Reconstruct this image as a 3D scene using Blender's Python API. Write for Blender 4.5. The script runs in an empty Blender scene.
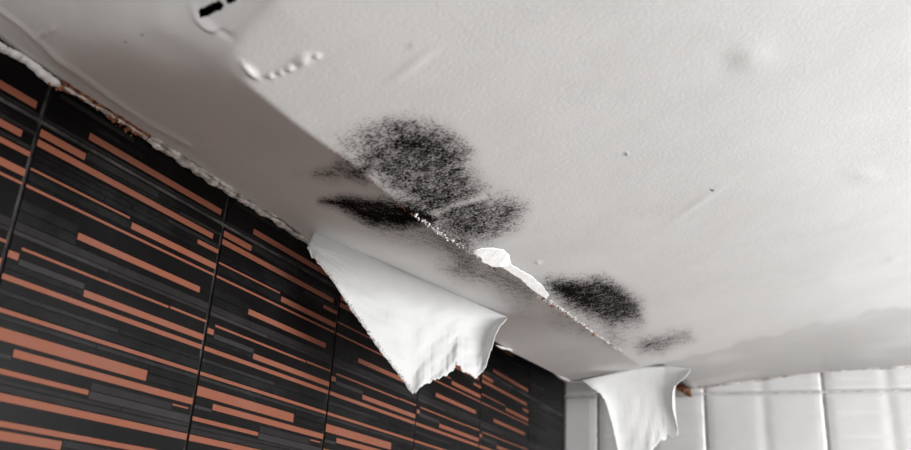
import bpy, bmesh, math, random
import numpy as np
from mathutils import Matrix, Vector

# ------------------------------------------------------------------ camera
S = 0.725                 # metres per unit (unit = camera to tiled wall)
CAM_H = 1.95              # camera height above the floor
F, CX, CY = 842.0, 455.5, 225.0          # focal length and centre in pixels (911 x 450)
_A = np.array([854 - CX, 580 - CY, F]); _Z = np.array([589 - CX, -1927 - CY, F])
_a = _A / np.linalg.norm(_A); _z = _Z - _a * (_Z @ _a); _z /= np.linalg.norm(_z)
_x = np.cross(_a, _z)
RM = np.stack([_x, _a, _z])              # rows: world axes in camera axes (x right, y down, z forward)

scene = bpy.context.scene
COL = scene.collection
cam_d = bpy.data.cameras.new('camera')
cam_d.sensor_width = 36.0
cam_d.lens = F / 911.0 * 36.0
cam_d.clip_start = 0.02
cam_d.dof.use_dof = True
cam_d.dof.focus_distance = 1.15
cam_d.dof.aperture_fstop = 5.0
cam = bpy.data.objects.new('camera', cam_d)
COL.objects.link(cam)
r_, u_, b_ = RM[:, 0], -RM[:, 1], -RM[:, 2]
cam.matrix_world = Matrix(((r_[0], u_[0], b_[0], 0), (r_[1], u_[1], b_[1], 0), (r_[2], u_[2], b_[2], CAM_H), (0, 0, 0, 1)))
scene.camera = cam

# ------------------------------------------------------------------ light
world = bpy.data.worlds.new('world'); scene.world = world
world.use_nodes = True
world.node_tree.nodes['Background'].inputs[0].default_value = (0.92, 0.96, 1.0, 1)
world.node_tree.nodes['Background'].inputs[1].default_value = 1.0

ROOM_X0, ROOM_X1, ROOM_Y0, ROOM_Y1 = -1.0, 1.9, -1.6, 3.31      # in units
WIN = dict(y0=0.5, y1=3.1, z0=0.12, z1=0.92)                    # window in the right wall (units)
FILL_WIN = dict(x0=0.1, x1=1.3, z0=-0.6, z1=0.3)                    # unseen window added behind the camera for fill light

def P(x, y, z):
    return Vector((x * S, y * S, z * S + CAM_H))

def area_light(name, loc, rot, sx, sy, power, col):
    d = bpy.data.lights.new(name, 'AREA'); d.shape = 'RECTANGLE'
    d.size, d.size_y, d.energy, d.color = sx, sy, power, col
    o = bpy.data.objects.new(name, d); COL.objects.link(o)
    o.location = loc; o.rotation_euler = rot
    return o

area_light('daylight_side_window', P(ROOM_X1 - 0.02, (WIN['y0'] + WIN['y1']) / 2, (WIN['z0'] + WIN['z1']) / 2),
           (0, math.radians(90), 0), (WIN['z1'] - WIN['z0']) * S, (WIN['y1'] - WIN['y0']) * S, 49.0, (0.985, 0.995, 1.0))
area_light('rear_fill_light', P((FILL_WIN['x0'] + FILL_WIN['x1']) / 2, ROOM_Y0 + 0.02, (FILL_WIN['z0'] + FILL_WIN['z1']) / 2),
           (math.radians(90), 0, 0), (FILL_WIN['x1'] - FILL_WIN['x0']) * S, (FILL_WIN['z1'] - FILL_WIN['z0']) * S, 20.0, (0.985, 0.995, 1.0))  # added fill light, brightens the side strip and small flap

vs = scene.view_settings
vs.view_transform = 'Standard'; vs.look = 'None'; vs.gamma = 1.0; vs.use_curve_mapping = False
vs.exposure = 0.0

# ------------------------------------------------------------------ helpers
rng = np.random.default_rng(7)
random.seed(11)

def ray(px, py):
    return RM @ np.array([px - CX, py - CY, F])

def proj(x, y, z):
    c0 = RM[0, 0] * x + RM[1, 0] * y + RM[2, 0] * z
    c1 = RM[0, 1] * x + RM[1, 1] * y + RM[2, 1] * z
    c2 = RM[0, 2] * x + RM[1, 2] * y + RM[2, 2] * z
    c2 = np.where(c2 < 0.05, 0.05, c2)
    return CX + F * c0 / c2, CY + F * c1 / c2, c2

def tag(o, label=None, cat=None, kind=None, group=None):
    if label: o['label'] = label
    if cat: o['category'] = cat
    if kind: o['kind'] = kind
    if group: o['group'] = group
    return o

def link(name, mesh, mat=None, parent=None, smooth=False):
    o = bpy.data.objects.new(name, mesh); COL.objects.link(o)
    if mat and not mesh.materials: mesh.materials.append(mat)
    if parent: o.parent = parent
    if smooth and len(mesh.polygons):
        mesh.polygons.foreach_set('use_smooth', [True] * len(mesh.polygons))
    return o

def pydata(name, verts, faces, mat=None, parent=None, smooth=False):
    m = bpy.data.meshes.new(name); m.from_pydata([tuple(v) for v in verts], [], faces); m.update()
    return link(name, m, mat, parent, smooth)

def box_mesh(name, lo, hi, bevel=0.0):
    bm = bmesh.new()
    bmesh.ops.create_cube(bm, size=1.0)
    for v in bm.verts:
        v.co = Vector([(lo[i] + hi[i]) / 2 + v.co[i] * (hi[i] - lo[i]) for i in range(3)])
    if bevel:
        bmesh.ops.bevel(bm, geom=list(bm.edges), offset=bevel, segments=1, affect='EDGES')
    m = bpy.data.meshes.new(name); bm.to_mesh(m); bm.free()
    return m

def boxes_mesh(name, boxes):
    bm = bmesh.new()
    for lo, hi in boxes:
        r = bmesh.ops.create_cube(bm, size=1.0)
        for v in r['verts']:
            v.co = Vector([(lo[i] + hi[i]) / 2 + v.co[i] * (hi[i] - lo[i]) for i in range(3)])
    m = bpy.data.meshes.new(name); bm.to_mesh(m); bm.free()
    return m

class NT:
    def __init__(self, name):
        self.m = bpy.data.materials.new(name); self.m.use_nodes = True
        self.t = self.m.node_tree; self.b = self.t.nodes['Principled BSDF']
    def n(self, typ, **kw):
        nd = self.t.nodes.new(typ)
        for k, v in kw.items(): setattr(nd, k, v)
        return nd
    def l(self, a, b): self.t.links.new(a, b)
    def put(self, sock, v):
        if hasattr(v, 'links') or hasattr(v, 'is_linked'): self.l(v, sock)
        else: sock.default_value = v
    def math(self, op, a, b=0.0, c=0.0, clamp=False):
        nd = self.n('ShaderNodeMath', operation=op, use_clamp=clamp)
        for i, v in enumerate((a, b, c)): self.put(nd.inputs[i], v)
        return nd.outputs[0]
    def noise(self, scale, detail=3.0, rough=0.5, vec=None):
        nd = self.n('ShaderNodeTexNoise')
        nd.inputs['Scale'].default_value = scale; nd.inputs['Detail'].default_value = detail
        nd.inputs['Roughness'].default_value = rough
        self.l(vec if vec else self.coord(), nd.inputs['Vector'])
        return nd.outputs['Fac']
    def coord(self):
        if not hasattr(self, '_c'): self._c = self.n('ShaderNodeTexCoord').outputs['Object']
        return self._c
    def geo(self):
        if not hasattr(self, '_g'): self._g = self.n('ShaderNodeNewGeometry').outputs['Position']
        return self._g
    def mix(self, fac, a, b):
        nd = self.n('ShaderNodeMix', data_type='RGBA')
        self.put(nd.inputs[0], fac); self.put(nd.inputs[6], a); self.put(nd.inputs[7], b)
        return nd.outputs[2]
    def ramp(self, v, lo, hi):
        nd = self.n('ShaderNodeMapRange', interpolation_type='SMOOTHSTEP')
        self.put(nd.inputs[0], v); nd.inputs[1].default_value = lo; nd.inputs[2].default_value = hi
        return nd.outputs[0]
    def attr(self, name):
        return self.n('ShaderNodeAttribute', attribute_name=name).outputs['Fac']
    def bump(self, h, strength, dist):
        nd = self.n('ShaderNodeBump'); nd.inputs['Strength'].default_value = strength
        nd.inputs['Distance'].default_value = dist; self.l(h, nd.inputs['Height'])
        self.l(nd.outputs[0], self.b.inputs['Normal'])

def plain(name, col, rough=0.6, spec=0.5, var=0.0, vscale=40.0, bump=0.0, bscale=200.0):
    t = NT(name)
    c = (*col, 1)
    if var:
        d = (*[max(0, v * (1 - var)) for v in col], 1); e = (*[min(1, v * (1 + var)) for v in col], 1)
        t.l(t.mix(t.ramp(t.noise(vscale, 4, 0.6, t.geo()), 0.3, 0.7), d, e), t.b.inputs['Base Color'])
    else:
        t.b.inputs['Base Color'].default_value = c
    t.b.inputs['Roughness'].default_value = rough
    t.b.inputs['Specular IOR Level'].default_value = spec
    if bump: t.bump(t.noise(bscale, 3, 0.5, t.geo()), bump, 0.002)
    return t.m

# ------------------------------------------------------------------ materials
def ceiling_material():
    t = NT('painted_plaster')
    D = t.attr('mould')
    n1 = t.noise(330, 2.5, 0.65, t.geo()); n2 = t.noise(70, 4, 0.6, t.geo()); n3 = t.noise(1100, 1, 0.5, t.geo())
    v = t.math('ADD', D, t.math('MULTIPLY', t.math('SUBTRACT', n1, 0.5), 1.5))
    v = t.math('ADD', v, t.math('MULTIPLY', t.math('SUBTRACT', n2, 0.5), 0.8))
    v = t.math('ADD', v, t.math('MULTIPLY', t.math('SUBTRACT', n3, 0.5), 0.35))
    m = t.math('MULTIPLY', t.ramp(v, 0.30, 0.98), t.ramp(D, 0.02, 0.22))
    haze = t.math('MULTIPLY', t.ramp(D, 0.02, 0.9), 0.45)
    base_tint = haze
    base = t.mix(t.ramp(t.noise(6, 3, 0.6, t.geo()), 0.3, 0.7), (0.715, 0.71, 0.705, 1), (0.765, 0.762, 0.758, 1))
    base = t.mix(t.math('MULTIPLY', t.attr('far_band'), t.ramp(t.noise(4, 2, 0.5, t.geo()), 0.2, 0.5)), base, (0.60, 0.595, 0.59, 1))      # greyer band of ceiling by the far wall
    base = t.mix(base_tint, base, (0.20, 0.165, 0.15, 1))
    col = t.mix(m, base, (0.010, 0.008, 0.007, 1))
    t.l(t.math('MULTIPLY', t.math('SUBTRACT', 1.0, m), 0.3), t.b.inputs['Specular IOR Level'])
    t.l(col, t.b.inputs['Base Color'])
    t.b.inputs['Roughness'].default_value = 0.62
    h = t.math('ADD', t.noise(260, 2, 0.5, t.geo()), t.math('MULTIPLY', t.noise(30, 2, 0.5, t.geo()), 1.2))
    t.bump(h, 0.07, 0.004)
    return t.m

def tile_material(name, col, rough=0.22, dust=0.5):
    t = NT(name)
    n = t.noise(9, 5, 0.65, t.geo()); n2 = t.noise(90, 3, 0.6, t.geo())
    mask = t.math('MULTIPLY', t.ramp(t.math('ADD', n, t.math('MULTIPLY', n2, 0.25)), 0.52, 0.85), dust)
    c2 = tuple(min(1, v * 0.75 + 0.05) for v in col)
    t.l(t.mix(mask, (*col, 1), (*c2, 1)), t.b.inputs['Base Color'])
    t.l(t.math('ADD', rough, t.math('MULTIPLY', mask, 0.35)), t.b.inputs['Roughness'])
    t.b.inputs['Specular IOR Level'].default_value = 0.06
    t.bump(n2, 0.05, 0.001)
    return t.m

def paper_material(name, col, trans=0.25):
    t = NT(name)
    t.l(t.mix(t.ramp(t.noise(22, 4, 0.6, t.geo()), 0.35, 0.75), (*col, 1), (*[v * 0.93 for v in col], 1)), t.b.inputs['Base Color'])
    t.b.inputs['Roughness'].default_value = 0.8
    t.b.inputs['Specular IOR Level'].default_value = 0.2
    t.bump(t.noise(120, 4, 0.6, t.geo()), 0.25, 0.002)
    tr = t.n('ShaderNodeBsdfTranslucent'); tr.inputs[0].default_value = (*col, 1)
    mx = t.n('ShaderNodeMixShader'); mx.inputs[0].default_value = trans
    out = t.t.nodes['Material Output']
    t.l(t.b.outputs[0], mx.inputs[1]); t.l(tr.outputs[0], mx.inputs[2]); t.l(mx.outputs[0], out.inputs[0])
    return t.m

M_CEIL = ceiling_material()
M_SLAB = plain('raw_concrete', (0.10, 0.09, 0.085), 0.9, 0.2, 0.3)
M_BLACK = tile_material('black_glass_tile', (0.0035, 0.003, 0.003), 0.3, 0.06)
M_ORANGE = tile_material('terracotta_strip', (0.225, 0.078, 0.046), 0.35, 0.4)
M_CHAR = [tile_material('charcoal_strip_%s' % k, c, 0.38, 0.22) for k, c in
          (('deep', (0.0035, 0.003, 0.003)), ('mid', (0.014, 0.0125, 0.0125)), ('pale', (0.026, 0.023, 0.024)))]
M_GROUT = plain('grey_grout', (0.05, 0.045, 0.043), 0.9, 0.2, 0.7, 25)
M_WGROUT = plain('pale_grout', (0.5, 0.485, 0.475), 0.9, 0.2, 0.3, 60)
M_WTILE = plain('white_glazed_tile', (0.58, 0.574, 0.57), 0.22, 0.5, 0.04, 8)
M_WALL = plain('white_wall_paint', (0.55, 0.54, 0.53), 0.7, 0.3, 0.04, 5)
M_FLOOR = plain('grey_floor', (0.42, 0.315, 0.255), 0.6, 0.3, 0.2, 8)
M_PAPER = paper_material('torn_lining_paper', (0.75, 0.748, 0.745))
M_PLASTER = plain('bare_white_plaster', (0.74, 0.73, 0.72), 0.85, 0.2, 0.06, 90, 0.4, 260)
M_DIRTY = plain('dirty_plaster_edge', (0.50, 0.455, 0.43), 0.85, 0.2, 0.5, 70, 0.5, 220)
M_BROWN = plain('crumbled_brown_mortar', (0.22, 0.095, 0.055), 0.95, 0.1, 0.6, 160, 0.6, 300)
M_FRAME = plain('white_window_frame', (0.8, 0.8, 0.8), 0.4, 0.4)

# ------------------------------------------------------------------ ceiling surface  z = H(x, y)   (units)
EDGE_Y = np.array([-2.0, 0.30, 0.637, 0.951, 1.417, 2.0, 2.518, 3.0, 3.5])
EDGE_Z = np.array([0.60, 0.610, 0.614, 0.617, 0.612, 0.625, 0.646, 0.678, 0.705])
# towards the far corner the loose edge of the side strip has come away from the tiled wall
EDGE_Q = np.array([1.0, 1.0, 1.0, 1.0, 1.0, 0.90, 0.81, 0.80, 0.80])
EDGE_Y = EDGE_Y * EDGE_Q; EDGE_Z = EDGE_Z * EDGE_Q
def edge_x(y): return -np.interp(y, EDGE_Y, EDGE_Q)
def ray_h(px, py, h):
    d = ray(px, py); return d * (h / d[2])
R0 = ray_h(245, 85, 0.505); R1 = ray_h(640, 365, 0.568)      # ends of the ridge between side strip and ceiling
KX = 0.25
_rp = []
for q in ((245, 85), (272, 106), (300, 128), (353, 165), (397, 202), (417, 217), (463, 248), (480, 259), (546, 303), (613, 346), (640, 365)):
    h = 0.505 + 0.063 * (ray_h(*q, 0.54)[1] - R0[1]) / (R1[1] - R0[1]); h = min(max(h, 0.505), 0.568)
    _rp.append(ray_h(*q, h))
_rp = np.array(_rp); _d = R1 - R0
_rp = np.vstack([R0 - 1.5 * _d, _rp, R1 + 0.6 * _d])           # the ridge bows slightly
def rid(y, c):
    return sum(np.interp(y + o, _rp[:, 1], _rp[:, c]) for o in (-.02, 0, .02)) / 3
BACK_X = np.array([-1.0, -0.85, -0.70, -0.47, -0.24, -0.03, 0.26, 1.0, 2.4])
BACK_Z = np.array([0.693, 0.684, 0.672, 0.652, 0.678, 0.699, 0.712, 0.87, 1.17])
def softplus(s, w):
    q = s / w
    return np.where(q > 30, s, w * np.log1p(np.exp(np.clip(q, -60, 30))))
def base(x, y):
    xr = rid(y, 0); zr = rid(y, 2)
    e = np.interp(y, EDGE_Y, EDGE_Z)
    e = (e + np.interp(y - 0.12, EDGE_Y, EDGE_Z) + np.interp(y + 0.12, EDGE_Y, EDGE_Z)) / 3
    kx = KX - 0.03 * np.clip(y - 0.7, 0, 3)
    # near end: the ridge turns aside round the corner of the sagging sheet
    bend = sum(np.interp(y + o, [0.50, 0.545, 0.570, 0.590, 0.612, 0.640, R0[1]], [0.27, 0.22, 0.150, 0.085, 0.030, 0.010, 0.0]) for o in np.linspace(-.022, .022, 9)) / 9
    xr = xr + bend; zr = zr + kx * bend
    s = x - xr
    sl = (zr - e) / (xr - edge_x(y))
    w = 0.0022 + 0.012 * np.clip((R0[1] - y) / 0.1, 0, 1)
    return zr + sl * s + (kx - sl) * softplus(s, w), xr
_bc = []
for q in ((640, 365), (680, 360), (740, 344), (790, 331), (830, 321), (870, 312), (911, 305)):
    d = ray(*q); t = 0.6 / d[2]
    for _ in range(30):
        p = d * t; t = float(base(p[0], p[1])[0]) / d[2]
    _bc.append((d * t)[:2])
_bc = np.array(_bc); _o = np.argsort(_bc[:, 0])
BF_X = np.concatenate([[-1.0], _bc[_o, 0], [2.4]]); BF_Y = np.concatenate([[3.28], _bc[_o, 1], [_bc[_o, 1][-1] - 0.05]])
BUMPS = [  # px, py, long radius, short radius, angle deg (image), depth in units (+ hangs down)
    (271, 75.5, 3.4, 2.8, 0, .0040), (281, 72, 3.4, 2.8, 0, .0036), (290, 68, 4.0, 3.2, -20, .0046),
    (303, 60, 9, 6, -30, .0040), (317, 56, 3.4, 3.0, 0, .0030),
    (250, 71, 11, 3.0, 42, .0050), (413, 65, 28, 6.0, -36, .0014),
    (466, 27, 40, 3.5, 42, .00015), (752, 56, 24, 17, -20, .0022), (724, 62, 16, 12, 0, -.0006),
    (37, 36, 3, 4, 20, .0018), (43, 33, 3, 4, 20, .0018), (52, 30, 3.5, 5, 20, .0022), (58, 58, 14, 8, 40, .0030),
    (208, 25, 15, 4.5, 32, .0070), (222, 33, 12, 4, 32, -.0040), (196, 12, 12, 5, 60, .0030),
    (160, 18, 16, 26, 10, .0040), (170, 48, 30, 14, 20, -.0030),
    (695, 205, 30, 4, -35, .0010), (866, 176, 18, 8, 0, .0015), (830, 278, 18, 4, -12, .0012), (893, 260, 8, 3, -12, .0012),
    (538, 262, 3, 2, 0, .0016), (626, 154, 1.6, 1.6, 0, .0015),
]
CREASE = [(-12, 2), (20, 25), (60, 61), (110, 98), (150, 125), (190, 146)]
def seg_dist(px, py, pts):
    best = np.full(np.shape(px), 1e9); side = np.zeros(np.shape(px))
    for (x0, y0), (x1, y1) in zip(pts[:-1], pts[1:]):
        dx, dy = x1 - x0, y1 - y0
        t = np.clip(((px - x0) * dx + (py - y0) * dy) / (dx * dx + dy * dy), 0, 1)
        ex, ey = px - (x0 + t * dx), py - (y0 + t * dy)
        d = np.hypot(ex, ey); s = np.sign(ex * dy - ey * dx)
        side = np.where(d < best, s, side); best = np.minimum(best, d)
    return best, side
def H(x, y, detail=True):
    x = np.asarray(x, float); y = np.asarray(y, float)
    z, xr = base(x, y)
    # gentle lift towards the far wall
    yf = np.interp(x, BF_X, BF_Y)
    zb = np.interp(x, BACK_X, BACK_Z)
    z1, _ = base(x, np.full_like(x, ROOM_Y1))
    lift = softplus(y - yf, 0.010) / (ROOM_Y1 - yf + 0.02)
    left = np.clip((-0.47 - x) / 0.06, 0, 1)
    z = z + (zb - z1) * lift * (1 - left)
    # the side strip ends before the far wall; behind its broken end the plaster sits higher
    yl = np.interp(x, [-1.0, -0.80, R1[0]], [2.71, 2.69, R1[1] + 0.03])
    q = np.clip((y - yl) / 0.05, 0, 1)
    z = z + (zb + 0.012 - z) * q * left
    z = z + 0.45 * softplus(0.60 - y, 0.05) * np.clip((-0.5 - x) / 0.3, 0, 1)
    if detail:
        px, py, c2 = proj(x, y, z)
        ok = (px > -60) & (px < 980) & (py > -60) & (py < 420)
        for (bx, by, ra, rb, an, dep) in BUMPS:
            a = math.radians(an); dx, dy = px - bx, py - by
            u = (dx * math.cos(a) + dy * math.sin(a)) / ra; v = (-dx * math.sin(a) + dy * math.cos(a)) / rb
            z = z - np.where(ok, dep * np.exp(-(u * u + v * v) * 1.3), 0)
        d, sd = seg_dist(px, py, CREASE)
        z = z - np.where(ok, 0.0022 * np.exp(-(d / 3.0) ** 2) * 1.0, 0)
        # slow waviness of the board
        z = z + 0.0016 * np.sin(9 * x + 4 * y) * np.sin(5 * y - 3 * x + 1)
    return z

def hit(px, py):
    d = ray(px, py); t0, t1 = 0.0005, 0.0005
    f = lambda t: t * d[2] - float(H(d[0] * t, d[1] * t))
    ts = 0.3 / F * 1.02 ** np.arange(150)
    g = ts * d[2] - H(d[0] * ts, d[1] * ts) > 0
    t = ts[int(np.argmax(g))] if g.any() else ts[-1]
    a, b = t / 1.03, t
    for _ in range(14):
        m = (a + b) / 2
        if f(m) < 0: a = m
        else: b = m
    p = d * b
    return np.array([min(p[0], 9), p[1], p[2]])
def on_wall(px, py, x=-1.0):
    d = ray(px, py); return d * (x / d[0])
def on_back(px, py, y):
    d = ray(px, py); return d * (y / d[1])

def poly_sdf(px, py, pts):
    pts2 = list(pts) + [pts[0]]
    d, _ = seg_dist(px, py, pts2)
    inside = np.zeros(np.shape(px), bool)
    for (x0, y0), (x1, y1) in zip(pts2[:-1], pts2[1:]):
        c = ((y0 > py) != (y1 > py)) & (px < (x1 - x0) * (py - y0) / ((y1 - y0) if y1 != y0 else 1e-9) + x0)
        inside ^= c
    return np.where(inside, -d, d)

MOULD = [  # polygon in photo pixels (projected onto the plaster), softness in px, density
    ([(350, 156), (366, 138), (400, 130), (432, 138), (458, 152), (470, 172), (488, 196), (519, 206), (512, 222), (478, 238), (462, 243), (425, 214), (390, 188)], 16, 0.62),
    ([(372, 148), (402, 136), (440, 146), (462, 168), (470, 190), (440, 200), (400, 190), (378, 172)], 16, 0.26),
    ([(425, 198), (470, 208), (486, 226), (462, 238), (436, 214)], 12, 0.30),
    ([(395, 122), (416, 112), (448, 124), (470, 150), (440, 150), (405, 140)], 12, 0.34),
    ([(322, 132), (362, 126), (380, 118), (392, 128), (360, 146), (342, 150)], 14, 0.28),
    ([(505, 205), (524, 210), (508, 228), (490, 236)], 10, 0.30),
    ([(321, 201), (345, 197), (385, 203), (410, 208), (430, 219), (402, 224), (372, 222), (350, 211)], 6, 1.0),
    ([(318, 174), (340, 165), (364, 171), (362, 181), (336, 180)], 8, 0.55),
    ([(290, 168), (330, 172), (330, 180), (292, 176)], 8, 0.24),
    ([(350, 218), (420, 222), (460, 246), (470, 262), (420, 246), (380, 236)], 10, 0.44),
    ([(440, 268), (470, 262), (508, 272), (540, 294), (528, 300), (490, 284), (456, 280)], 10, 0.55),
    ([(552, 284), (572, 282), (602, 278), (618, 287), (640, 302), (640, 318), (612, 326), (588, 312), (566, 300)], 10, 0.72), ([(560, 290), (600, 282), (618, 292), (632, 312), (610, 318), (584, 304)], 8, 0.35),
    ([(536, 278), (560, 280), (586, 300), (570, 300)], 10, 0.38),
    ([(644, 346), (668, 333), (688, 331), (693, 339), (664, 349)], 8, 0.55),
    ([(612, 338), (640, 330), (660, 350), (640, 356)], 10, 0.34),
    ([(548, 302), (580, 320), (616, 344), (580, 336), (556, 318)], 9, 0.40),
    ([(500, 300), (545, 318), (560, 330), (520, 322)], 10, 0.28),
    ([(625, 153), (628, 153), (628, 156), (625, 156)], 1, 0.6), ([(710, 189), (714, 190), (714, 191.5), (710, 190.5)], .8, 0.8),
    ([(406, 44), (412, 44), (412, 50), (406, 50)], 3, 0.35), ([(124, 41), (127, 41), (127, 43), (124, 43)], 1.2, 0.5), ([(140, 34), (143, 34), (143, 36), (140, 36)], 1.2, 0.6),
]
CLEAN = [([(428, 214), (452, 204), (484, 194), (488, 199), (462, 205), (436, 216)], 2.5, 0.38),
         ([(345, 150), (400, 130), (404, 134), (352, 160)], 5, 0.15)]
HOLES = [((203, 12.5), (219, 5.5), 3.6), ((230, -1), (233, -4), 3.4)]

def axis(fine):
    return np.array(sorted(set(np.round(fine, 6))))
xs = np.concatenate([np.linspace(-1.0, 0.36, 500), np.linspace(0.40, ROOM_X1, 30)])
ys = [0.42]
while ys[-1] < ROOM_Y1: ys.append(ys[-1] + max(0.0013, 0.0026 * ys[-1] ** 2) if ys[-1] < 3.6 else 9)
ys = np.array(ys); ys = ys[ys < ROOM_Y1 - 0.004]
ys = np.concatenate([np.linspace(ROOM_Y0, 0.40, 30), ys, [ROOM_Y1]])
GX, GY = np.meshgrid(xs, ys)
GX = GX + (edge_x(GY) + 1.0) * np.clip((-0.5 - GX) / 0.5, 0, 1)
GZ = H(GX, GY)
nY, nX = GX.shape
pxg, pyg, c2g = proj(GX, GY, GZ)
okg = (c2g > 0.1) & (pxg > -200) & (pxg < 1100) & (pyg > -200) & (pyg < 500)
mould = np.zeros_like(GX)
for pts, soft, dens in MOULD:
    sd = poly_sdf(pxg, pyg, pts)
    mould = np.maximum(mould, 0) + 0
    contrib = dens * np.clip(0.72 - sd / (2 * soft), 0, 1)
    mould = np.where(contrib > 0, mould + contrib * (1 - np.clip(mould, 0, 1) * 0.6), mould)
for pts, soft, dens in CLEAN:
    mould = mould - dens * np.clip(0.5 - poly_sdf(pxg, pyg, pts) / (2 * soft), 0, 1)
mould = np.where(okg, np.clip(mould, 0, 1.3), 0)
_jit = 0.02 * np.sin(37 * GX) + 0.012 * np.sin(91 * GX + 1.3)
band_mask = np.clip((GY - np.interp(GX, BF_X, BF_Y) - _jit) / 0.05 + 0.5, 0, 1) * np.clip((GX + 0.53) / 0.05, 0, 1)
co = np.stack([GX * S, GY * S, GZ * S + CAM_H], -1).reshape(-1, 3)
idx = np.arange(nX * nY).reshape(nY, nX)
quads = np.stack([idx[:-1, :-1], idx[1:, :-1], idx[1:, 1:], idx[:-1, 1:]], -1).reshape(-1, 4)   # normals face down
keep = np.ones(nX * nY, bool)
fpx, fpy = pxg.reshape(-1), pyg.reshape(-1)
for a, b, r in HOLES:
    d, _ = seg_dist(fpx, fpy, [a, b])
    keep &= ~((d < r) & okg.reshape(-1))
quads = quads[keep[quads].all(1)]
cm = bpy.data.meshes.new('ceiling')
cm.vertices.add(len(co)); cm.vertices.foreach_set('co', co.reshape(-1))
cm.loops.add(len(quads) * 4); cm.loops.foreach_set('vertex_index', quads.reshape(-1).astype(np.int32))
cm.polygons.add(len(quads)); cm.polygons.foreach_set('loop_start', np.arange(0, len(quads) * 4, 4, dtype=np.int32))
cm.update(calc_edges=True); cm.validate()
cm.polygons.foreach_set('use_smooth', np.ones(len(cm.polygons), bool))
for nm, arr in (('mould', mould), ('far_band', band_mask)):
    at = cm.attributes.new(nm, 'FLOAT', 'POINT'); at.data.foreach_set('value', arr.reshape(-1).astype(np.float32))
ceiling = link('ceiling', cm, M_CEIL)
tag(ceiling, 'off-white plaster ceiling with sagging side strip and black mould patches', 'ceiling', 'structure')
zt = 1.36
slab = link('ceiling_slab', box_mesh('ceiling_slab', P(ROOM_X0 - 0.1, ROOM_Y0 - 0.1, zt), P(ROOM_X1 + 0.1, ROOM_Y1 + 0.1, zt + 0.1)), M_SLAB, ceiling)

# ------------------------------------------------------------------ walls and floor
FLOOR = -CAM_H / S
floor = link('floor', box_mesh('floor', P(ROOM_X0 - .1, ROOM_Y0 - .1, FLOOR - .05), P(ROOM_X1 + .1, ROOM_Y1 + .1, FLOOR)), M_FLOOR)
tag(floor, 'plain grey bathroom floor far below the ceiling', 'floor', 'structure')
GD = 0.004          # grout depth behind the tile faces
wall_left = link('wall_left', box_mesh('wall_left', P(-1.1, ROOM_Y0 - .1, FLOOR), P(-1.0 - GD, ROOM_Y1 + .1, zt)), M_GROUT)
tag(wall_left, 'wall of black tiles with terracotta and charcoal mosaic strips', 'wall', 'structure')
wall_back = link('wall_back', box_mesh('wall_back', P(-1.0 - GD, ROOM_Y1 + GD, FLOOR), P(ROOM_X1, ROOM_Y1 + .1, zt)), M_WGROUT)
tag(wall_back, 'far wall of white embossed tiles under the ceiling', 'wall', 'structure')
b = WIN
wr = link('wall_right', boxes_mesh('wall_right', [
    (P(ROOM_X1, ROOM_Y0, FLOOR), P(ROOM_X1 + .1, b['y0'], zt)), (P(ROOM_X1, b['y1'], FLOOR), P(ROOM_X1 + .1, ROOM_Y1 + .1, zt)),
    (P(ROOM_X1, b['y0'], FLOOR), P(ROOM_X1 + .1, b['y1'], b['z0'])), (P(ROOM_X1, b['y0'], b['z1']), P(ROOM_X1 + .1, b['y1'], zt))]), M_WALL)
tag(wr, 'plain white painted side wall holding a wide window', 'wall', 'structure')
b = FILL_WIN
wf = link('wall_front', boxes_mesh('wall_front', [
    (P(-1.0 - GD, ROOM_Y0 - .1, FLOOR), P(b['x0'], ROOM_Y0, zt)), (P(b['x1'], ROOM_Y0 - .1, FLOOR), P(ROOM_X1 + .1, ROOM_Y0, zt)),
    (P(b['x0'], ROOM_Y0 - .1, FLOOR), P(b['x1'], ROOM_Y0, b['z0'])), (P(b['x0'], ROOM_Y0 - .1, b['z1']), P(b['x1'], ROOM_Y0, zt))]), M_WALL)
tag(wf, 'plain white painted wall behind the viewer with an added window', 'wall', 'structure')
b = WIN; t_ = .05
w1 = link('window_1', boxes_mesh('window_1', [
    (P(ROOM_X1 + .02, b['y0'], b['z0']), P(ROOM_X1 + .07, b['y0'] + t_, b['z1'])), (P(ROOM_X1 + .02, b['y1'] - t_, b['z0']), P(ROOM_X1 + .07, b['y1'], b['z1'])),
    (P(ROOM_X1 + .02, b['y0'], b['z0']), P(ROOM_X1 + .07, b['y1'], b['z0'] + t_)), (P(ROOM_X1 + .02, b['y0'], b['z1'] - t_), P(ROOM_X1 + .07, b['y1'], b['z1'])),
    (P(ROOM_X1 + .02, (b['y0'] + b['y1']) / 2 - t_ / 2, b['z0']), P(ROOM_X1 + .07, (b['y0'] + b['y1']) / 2 + t_ / 2, b['z1']))]), M_FRAME)
tag(w1, 'white window frame in the side wall', 'window', 'structure')
b = FILL_WIN
w2 = link('fill_window', boxes_mesh('fill_window', [
    (P(b['x0'], ROOM_Y0 - .07, b['z0']), P(b['x0'] + t_, ROOM_Y0 - .02, b['z1'])), (P(b['x1'] - t_, ROOM_Y0 - .07, b['z0']), P(b['x1'], ROOM_Y0 - .02, b['z1'])),
    (P(b['x0'], ROOM_Y0 - .07, b['z0']), P(b['x1'], ROOM_Y0 - .02, b['z0'] + t_)), (P(b['x0'], ROOM_Y0 - .07, b['z1'] - t_), P(b['x1'], ROOM_Y0 - .02, b['z1']))]), M_FRAME)
tag(w2, 'added white window frame around the fill light behind the viewer', 'window', 'structure')

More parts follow.
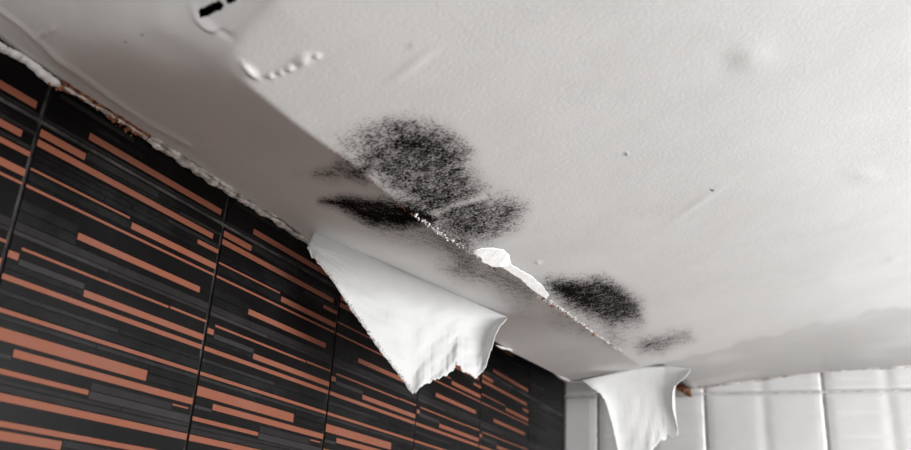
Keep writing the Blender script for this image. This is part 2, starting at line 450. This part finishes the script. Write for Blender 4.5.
# ------------------------------------------------------------------ dark tiles, each with its own strips
TW, TH, V0 = 0.4145, 0.62, 0.543          # tile width, height, level of the horizontal joint
G = 0.0032                                # half joint
ORANGE = [(.526, .0115, 0, .205), (.510, .0105, 0, .95), (.4875, .008, .86, 1), (.469, .0036, 0, .47), (.459, .0110, .485, 1),
          (.443, .0042, 0, 1), (.406, .0108, .252, .925), (.356, .0042, .045, .762), (.357, .0042, .772, 1), (.343, .0100, 0, .042),
          (.328, .0105, .334, 1), (.311, .0078, 0, 1), (.267, .0062, 0, 1), (.237, .0168, 0, .716), (.217, .0108, .112, 1),
          (.190, .0072, 0, .452), (.204, .0030, .885, .98), (.158, .0105, 0, 1), (.125, .0078, 0, 1), (.1105, .0122, 0, .385),
          (.072, .006, .3, 1), (.035, .011, 0, .7), (-.012, .008, 0, 1), (-.045, .011, .2, .9)]
ORANGE_UP = [(.561, .0115, .2, .975), (.648, .009, 0, .6)]
CHAR_UP = [(.595, .0075, .04, .41, 1), (.595, .0075, .43, 1, 0), (.611, .006, 0, .8, 0), (.578, .008, .02, .5, 0), (.548, .0045, 0, 1, 1), (.63, .008, 0, 1, 0)]
def fill_rows(orange, lo, hi):
    """charcoal strips in the rows that the terracotta ones leave free"""
    rnd = random.Random(5); out = []; v = hi
    while v > lo:
        th = rnd.choice((.006, .009, .012, .015))
        c = v - th / 2
        free = [(0.0, 1.0)]
        for (ov, ot, u0, u1) in orange:
            if abs(ov - c) < (ot + th) / 2 + .0006:
                nf = []
                for a, bb in free:
                    if u0 - .004 > a: nf.append((a, min(bb, u0 - .004)))
                    if u1 + .004 < bb: nf.append((max(a, u1 + .004), bb))
                free = [q for q in nf if q[1] > q[0]]
        for a, bb in free:
            if bb - a > .1 and rnd.random() < .93:
                tone = rnd.choice((0, 0, 1, 1, 2, 2)) if c < .40 else rnd.choice((0, 0, 0, 0, 1))
                if bb - a > .6 and rnd.random() < .55:
                    cut = a + (bb - a) * rnd.uniform(.3, .7)
                    out.append((c, th, a, cut - .002, tone)); out.append((c, th, cut + .002, bb, rnd.choice((0, 1, tone))))
                else:
                    out.append((c, th, a, bb, tone))
        v -= th + .0008
    return out
CHAR = fill_rows(ORANGE, -.07, .536)
SP = 0.0009           # strips stand this proud (units)
def strip_mesh(name, v, th, u0, u1, vref):
    lo = (0, (G + u0 * (TW - 2 * G)) * S, (v - th / 2 - vref) * S); hi = (SP * S, (G + u1 * (TW - 2 * G)) * S, (v + th / 2 - vref) * S)
    return box_mesh(name, lo, hi, min(.0003, th * S * .2))
def make_row(vlo, vhi, orange, char):
    body = box_mesh('tile', (-GD * S, G * S, (vlo + G - vhi) * S), (0, (TW - G) * S, -G * S), .0012)
    body.materials.append(M_BLACK)
    om = []
    for q in orange:
        m = strip_mesh('terracotta_strip', *q, vhi); m.materials.append(M_ORANGE); om.append(m)
    cms = []
    for q in char:
        m = strip_mesh('charcoal_strip', *q[:4], vhi); m.materials.append(M_CHAR[q[4]]); cms.append(m)
    return body, om, cms
JOINTS = [-0.102, .3125, .727, 1.141, 1.558, 1.982, 2.418, 2.868, 3.302]
for (vlo, vhi, orange, char) in ((V0 - TH, V0, ORANGE, CHAR), (V0, V0 + .17, ORANGE_UP, CHAR_UP)):
    body, om, cms = make_row(vlo, vhi, orange, char)
    bm = bmesh.new()
    for m, q in zip(cms, char):
        n0 = len(bm.faces); bm.from_mesh(m); bm.faces.ensure_lookup_table()
        for f in bm.faces[n0:]: f.material_index = q[4]
    far = bpy.data.meshes.new('charcoal_strip'); bm.to_mesh(far); bm.free()
    for m in M_CHAR: far.materials.append(m)
    for k in range(len(JOINTS) - 1):
        t = bpy.data.objects.new('tile', body); COL.objects.link(t); t.parent = wall_left
        t.location = P(-1.0, JOINTS[k], vhi); t.scale = (1, (JOINTS[k + 1] - JOINTS[k]) / TW, 1)
        if k == 0: continue
        for m in (om if k < len(JOINTS) - 2 else []):        # the cut tile in the corner has no terracotta
            o = bpy.data.objects.new('terracotta_strip', m); COL.objects.link(o); o.parent = t
        if k >= 6:                                           # the two farthest tiles: strips too small to pick apart
            o = bpy.data.objects.new('charcoal_strip', far); COL.objects.link(o); o.parent = t; o['kind'] = 'stuff'
            continue
        for m in cms:
            o = bpy.data.objects.new('charcoal_strip', m); COL.objects.link(o); o.parent = t

# ------------------------------------------------------------------ white embossed tiles on the far wall
WJ = [-1.282, -0.868, -0.453, -0.038, 0.376, 0.791, 1.206, 1.62]
WV = 0.624
def embossed_mesh(name, w, hgt, rows, voff, x0=0.0):
    nx, nz = 40, max(8, int(hgt / .01)); vs_, fs = [], []
    for j in range(nz + 1):
        for i in range(nx + 1):
            u = i / nx; v = j / nz
            xx = u * w; zz = -v * hgt
            cu = abs(math.sin(math.pi * (xx + x0) / (TW / 2))); cv = abs(math.sin(math.pi * (zz - voff) / .083))
            hgt_ = .006 * min(1, cu * 2.2) ** .8 * (.55 + .45 * min(1, cv * 1.7) ** .7)
            ed = min(u, 1 - u) * w
            if ed < .004 or min(v, 1 - v) * hgt < .004: hgt_ = min(hgt_, .001)
            vs_.append((xx * S, -hgt_ * S, zz * S))
    for j in range(nz):
        for i in range(nx):
            a = j * (nx + 1) + i
            fs.append((a, a + nx + 1, a + nx + 2, a + 1))
    # rim back to the wall
    ring = list(range(nx + 1)) + [j * (nx + 1) + nx for j in range(1, nz + 1)] + [nz * (nx + 1) + i for i in range(nx - 1, -1, -1)] + [j * (nx + 1) for j in range(nz - 1, 0, -1)]
    base_i = len(vs_)
    for r in ring: vs_.append((vs_[r][0], GD * S, vs_[r][2]))
    n = len(ring)
    for i in range(n): fs.append((ring[i], ring[(i + 1) % n], base_i + (i + 1) % n, base_i + i))
    m = bpy.data.meshes.new(name); m.from_pydata(vs_, [], fs); m.update(); m.materials.append(M_WTILE)
    m.polygons.foreach_set('use_smooth', [True] * len(m.polygons))
    return m
GW = .0028
for (vt, hh) in ((WV, TH), (WV + .12, .12)):
    full = embossed_mesh('white_tile', TW - 2 * GW, hh - 2 * GW, 6, 0.0)
    cutm = embossed_mesh('white_tile', WJ[1] + 1.0 - GW, hh - 2 * GW, 6, 0.0, x0=-1.0 - WJ[0])
    for k in range(len(WJ) - 1):
        m = cutm if k == 0 else full
        o = bpy.data.objects.new('white_tile', m); COL.objects.link(o); o.parent = wall_back
        o.location = P(-1.0 if k == 0 else WJ[k] + GW, ROOM_Y1, vt - GW)

# ------------------------------------------------------------------ rough plaster along the edges
def vnoise(n, amp, smooth=3):
    a = rng.normal(size=n + smooth * 2); k = np.ones(smooth) / smooth
    return amp * np.convolve(a, k, 'same')[smooth:smooth + n]
def dens(pts, n):
    pts = np.array(pts, float); L = np.concatenate([[0], np.cumsum(np.hypot(*np.diff(pts, axis=0).T))])
    t = np.linspace(0, L[-1], n)
    return np.stack([np.interp(t, L, pts[:, 0]), np.interp(t, L, pts[:, 1])], -1)
def rough_bead(name, px_pts, n, rad, mat, parent, surf, rough=.35, flat=.6):
    """irregular bead of plaster; px path -> 3D by surf()"""
    c = np.array([surf(*q) for q in dens(px_pts, n)])
    c += np.stack([vnoise(n, rad * .4, 9), vnoise(n, rad * .3, 9), vnoise(n, rad * .4, 9)], -1)
    ns = 9; V, Fc = [], []
    rr = rad * np.clip(1 + vnoise(n, rough * 1.5, 9), .35, 2); tap = np.minimum(1, np.minimum(np.arange(n), np.arange(n)[::-1]) / 4 + .15)
    for i in range(n):
        tg = c[min(i + 1, n - 1)] - c[max(i - 1, 0)]; tg /= np.linalg.norm(tg) + 1e-9
        s1 = np.cross(tg, (0, 0, 1)); s1 /= np.linalg.norm(s1) + 1e-9; s2 = np.cross(s1, tg)
        for j in range(ns):
            a = 2 * math.pi * j / ns; q = rr[i] * tap[i] * (1 + rng.normal() * rough * .12)
            V.append(P(*(c[i] + s1 * math.cos(a) * q + s2 * math.sin(a) * q * flat)))
    for i in range(n - 1):
        for j in range(ns):
            Fc.append((i * ns + j, i * ns + (j + 1) % ns, (i + 1) * ns + (j + 1) % ns, (i + 1) * ns + j))
    Fc.append(tuple(range(ns))[::-1]); Fc.append(tuple((n - 1) * ns + j for j in range(ns)))
    return pydata(name, V, Fc, mat, parent, True)
def crumbs(name, px_pts, n, rmin, rmax, spread, mat, parent, surf):
    V, Fc = [], []
    path = dens(px_pts, 200)
    for _ in range(n):
        q = path[rng.integers(0, 200)] + rng.normal(size=2) * spread
        c = surf(*q); r = rmin + (rmax - rmin) * rng.random() ** 2
        b0 = len(V)
        for d in ((1, 0, 0), (-1, 0, 0), (0, 1, 0), (0, -1, 0), (0, 0, 1), (0, 0, -1)):
            V.append(P(*(c + np.array(d) * r * (0.5 + rng.random()) + rng.normal(size=3) * r * .25)))
        for f in ((0, 2, 4), (2, 1, 4), (1, 3, 4), (3, 0, 4), (2, 0, 5), (1, 2, 5), (3, 1, 5), (0, 3, 5)):
            Fc.append(tuple(b0 + i for i in f))
    o = pydata(name, V, Fc, mat, parent); o['kind'] = 'stuff'
    return o
wl = lambda x, y: on_wall(x, y, -0.992)
rough_bead('plaster_bead', [(-25, 29), (0, 46), (25, 61), (45, 75), (62, 86)], 60, .0085, M_PLASTER, wall_left, wl, .25)
rough_bead('plaster_bead', [(60, 85), (90, 103), (120, 121), (150, 140)], 90, .0035, M_DIRTY, wall_left, wl, .5)
rough_bead('plaster_bead', [(146, 139), (150, 141), (190, 167), (235, 196), (275, 221), (300, 237), (316, 246)], 190, .0075, M_DIRTY, wall_left, wl, .4)
rough_bead('plaster_bead', [(150, 137), (190, 163), (235, 192), (275, 216), (300, 231), (314, 240)], 150, .005, M_DIRTY, wall_left, wl, .4)
crumbs('brown_mortar_crumbs', [(52, 80), (72, 90), (100, 104), (118, 118), (150, 137)], 520, .001, .0045, 2.6, M_BROWN, wall_left, wl)
crumbs('brown_mortar_crumbs', [(-20, 29), (30, 62), (60, 80)], 60, .0008, .002, 1.2, M_BROWN, wall_left, wl)
rough_bead('plaster_bead', [(496, 345), (515, 352), (528, 357), (545, 366), (558, 375), (570, 382), (590, 382)], 90, .006, M_PLASTER, ceiling, lambda x, y: on_wall(x, y, -.803) if x < 571 else on_back(x, y, 2.68), .7)

# flakes along the ridge
ridge = lambda x, y: hit(x, y) - np.array([0, 0, .0015])
def sheet(name, poly, mat, parent, drop=.02, wide=14.0, off=.0022, thick=.0016):
    """scab of torn paper on the plaster, its ridge side curling down"""
    def at(q):
        h = hit(*q); dx, dy = 395.0, 280.0; L = math.hypot(dx, dy)
        side = ((q[0] - 245) * dy - (q[1] - 85) * dx) / L          # pixels to the right of the ridge line
        return h * (1 - drop * max(0.0, min(1.0, 1 - side / wide)))
    bm = bmesh.new()
    vsx = [bm.verts.new(P(*(at(q) - np.array([0, 0, off])))) for q in poly]
    f = bm.faces.new(vsx); bmesh.ops.triangulate(bm, faces=[f])
    r = bmesh.ops.extrude_face_region(bm, geom=list(bm.faces))
    for v in r['geom']:
        if isinstance(v, bmesh.types.BMVert): v.co.z += thick * S
    bmesh.ops.recalc_face_normals(bm, faces=list(bm.faces))
    m = bpy.data.meshes.new(name); bm.to_mesh(m); bm.free()
    return link(name, m, mat, parent)
def jag(poly, amp, n):
    d = dens(list(poly) + [poly[0]], n)[:-1]
    return d + rng.normal(size=d.shape) * amp
sheet('peeled_scab', jag([(473, 250), (487, 247), (504, 249), (511, 256), (509, 264), (497, 267), (484, 262)], .5, 40), M_PLASTER, ceiling, .05, 30.0)
sheet('peeled_scab', jag([(492, 258), (508, 260), (514, 266), (530, 275), (541, 284), (549, 294), (547, 299), (533, 289), (517, 276), (503, 267)], .4, 50), M_PLASTER, ceiling, .016)
crumbs('white_plaster_crumbs', [(414, 214), (440, 232), (463, 247), (478, 257)], 150, .0006, .0030, 1.0, M_PLASTER, ceiling, ridge)
crumbs('brown_mortar_crumbs', [(392, 198), (440, 232), (476, 256), (500, 272)], 40, .0008, .0026, 1.2, M_BROWN, ceiling, ridge)
crumbs('white_plaster_crumbs', [(549, 299), (580, 322), (625, 354)], 150, .0008, .0032, .8, M_PLASTER, ceiling, ridge)
crumbs('brown_mortar_crumbs', [(528, 285), (548, 302), (552, 305), (590, 330), (612, 345)], 55, .001, .004, 1.2, M_BROWN, ceiling, ridge)
crumbs('brown_mortar_crumbs', [(330, 149), (353, 165), (397, 202), (417, 217)], 40, .0004, .0012, .5, M_BROWN, ceiling, ridge)
bk = lambda x, y: on_back(x, y, 3.28)
crumbs('brown_mortar_crumbs', [(676, 386), (690, 386), (700, 383)], 70, .003, .010, 1.3, M_BROWN, wall_back, bk)
crumbs('brown_mortar_crumbs', [(683, 390), (690, 393)], 40, .003, .010, 1.6, M_BROWN, wall_back, bk)
rough_bead('plaster_bead', [(694, 389), (720, 385), (762, 380), (800, 374), (823, 371), (870, 369), (930, 366)], 110, .005, M_DIRTY, wall_back, lambda x, y: on_back(x, y, 3.305), .5)

# ------------------------------------------------------------------ torn flaps hanging from the ceiling
def flap(name, top, chain, surf, mat, n=120, m=46, wr=.010, jagamp=.7, thick=.0022, blend=.16, seed=1):
    """top: fold on the ceiling, chain: free edge; both [(t, px, py)]; surf(px,py) -> 3D on the hanging sheet"""
    rg = np.random.default_rng(seed)
    T = np.array(top, float); C = np.array(chain, float)
    V, Fc = [], []
    ts = np.linspace(0, 1, n + 1)
    tx, ty = np.interp(ts, T[:, 0], T[:, 1]), np.interp(ts, T[:, 0], T[:, 2])
    cx_, cy_ = np.interp(ts, C[:, 0], C[:, 1]), np.interp(ts, C[:, 0], C[:, 2])
    cx_ = cx_ + rg.normal(size=n + 1) * jagamp * .6; cy_ = cy_ + rg.normal(size=n + 1) * jagamp
    ph = rg.random(8) * 6.28
    for i in range(n + 1):
        for j in range(m + 1):
            s = j / m
            x, y = tx[i] + (cx_[i] - tx[i]) * s, ty[i] + (cy_[i] - ty[i]) * s
            w = wr * s ** .7 * (math.sin(ts[i] * 9 + s * 2.2 + ph[0]) * .55 + .4 * math.sin(ts[i] * 21 - s * 5 + ph[1]) + .3 * math.sin(s * 8 + ts[i] * 12 + ph[2])
                                + .22 * math.sin(ts[i] * 47 + s * 17 + ph[3]) + .5 * abs(math.sin(ts[i] * 6 - s * 3.1 + ph[4])) + .16 * abs(math.sin(ts[i] * 31 + s * 26 + ph[5])))
            p = surf(x, y, w, ts[i], s)
            V.append(P(*p))
    for i in range(n):
        for j in range(m):
            a = i * (m + 1) + j
            Fc.append((a, a + 1, a + m + 2, a + m + 1))
    o = pydata(name, V, Fc, mat, None, True)
    md = o.modifiers.new('thickness', 'SOLIDIFY'); md.thickness = thick * S; md.offset = 0
    return o

fa, fb = hit(318, 238), hit(507, 317)
fa = fa + np.array([.012, 0, 0])
fdir = (fb - fa)[:2]; fdir /= np.linalg.norm(fdir); fn = np.array([fdir[1], -fdir[0]])       # faces the room
def surf1(px, py, w, t, s):
    d = ray(px, py)
    off = .012 + .05 * s * s * (t > -1) + w
    o_ = fa[:2] + fn * off
    k = (o_ @ fn) / (d[:2] @ fn)
    return d * k
flap1 = flap('peeling_paint_flap',
     [(0, 314, 233), (.1, 331, 239), (.25, 362, 252), (.45, 402, 271), (.65, 444, 288), (.85, 482, 306), (1, 507, 317)],
     [(0, 307, 249), (.05, 318, 263), (.1, 331, 278), (.17, 345, 300), (.30, 371, 338), (.42, 392, 366), (.50, 413, 394), (.56, 424, 385), (.63, 440, 378), (.70, 453, 371),
      (.725, 456, 365), (.75, 460, 366), (.765, 462, 372), (.80, 470, 374), (.84, 476, 379), (.865, 480, 374), (.89, 484, 371), (.94, 491, 350), (.97, 496, 333), (1, 506, 319)],
     surf1, M_PAPER)
tag(flap1, 'large white torn sheet of peeling paint hanging over the black tiles', 'peeling paint')

def surf2(px, py, w, t, s):
    q0 = on_back(px, py, 2.55)[0]
    y = min(2.63, 2.50 + .42 * (q0 + .77)) - .05 * s + w * s
    return on_back(px, py, y)
flap2 = flap('peeling_paint_flap',
     [(0, 582, 380.5), (.3, 612, 373.5), (.62, 640, 366.5), (.85, 668, 366), (1, 690, 369)],
     [(0, 592, 388), (.08, 601, 394), (.15, 607, 405), (.25, 613, 428), (.36, 619, 455), (.42, 626, 462), (.55, 648, 456), (.62, 654, 448), (.68, 660, 441), (.73, 666, 440), (.76, 667, 435), (.80, 671, 438), (.84, 679, 435),
      (.88, 676, 424), (.92, 672, 405), (.96, 672.5, 388), (.98, 682, 380), (1, 690, 371)],
     surf2, M_PAPER, n=110, m=30, wr=.005, jagamp=.4, seed=5)
tag(flap2, 'small white torn sheet of peeling paint hanging before the white tiles', 'peeling paint')

# ragged brown fringe along the torn left edge of the large sheet
def fringe(px, py):
    return surf1(px, py, .010, .2, 1.0)
crumbs('torn_edge_fibres', [(309, 249), (320, 263), (333, 279), (347, 301), (373, 338), (394, 366), (411, 389)], 420, .0005, .0017, .9, M_DIRTY, flap1, fringe)
crumbs('torn_edge_fibres', [(312, 253), (333, 279), (347, 301), (373, 338), (394, 366), (411, 389)], 140, .0004, .0013, .8, M_BROWN, flap1, fringe)
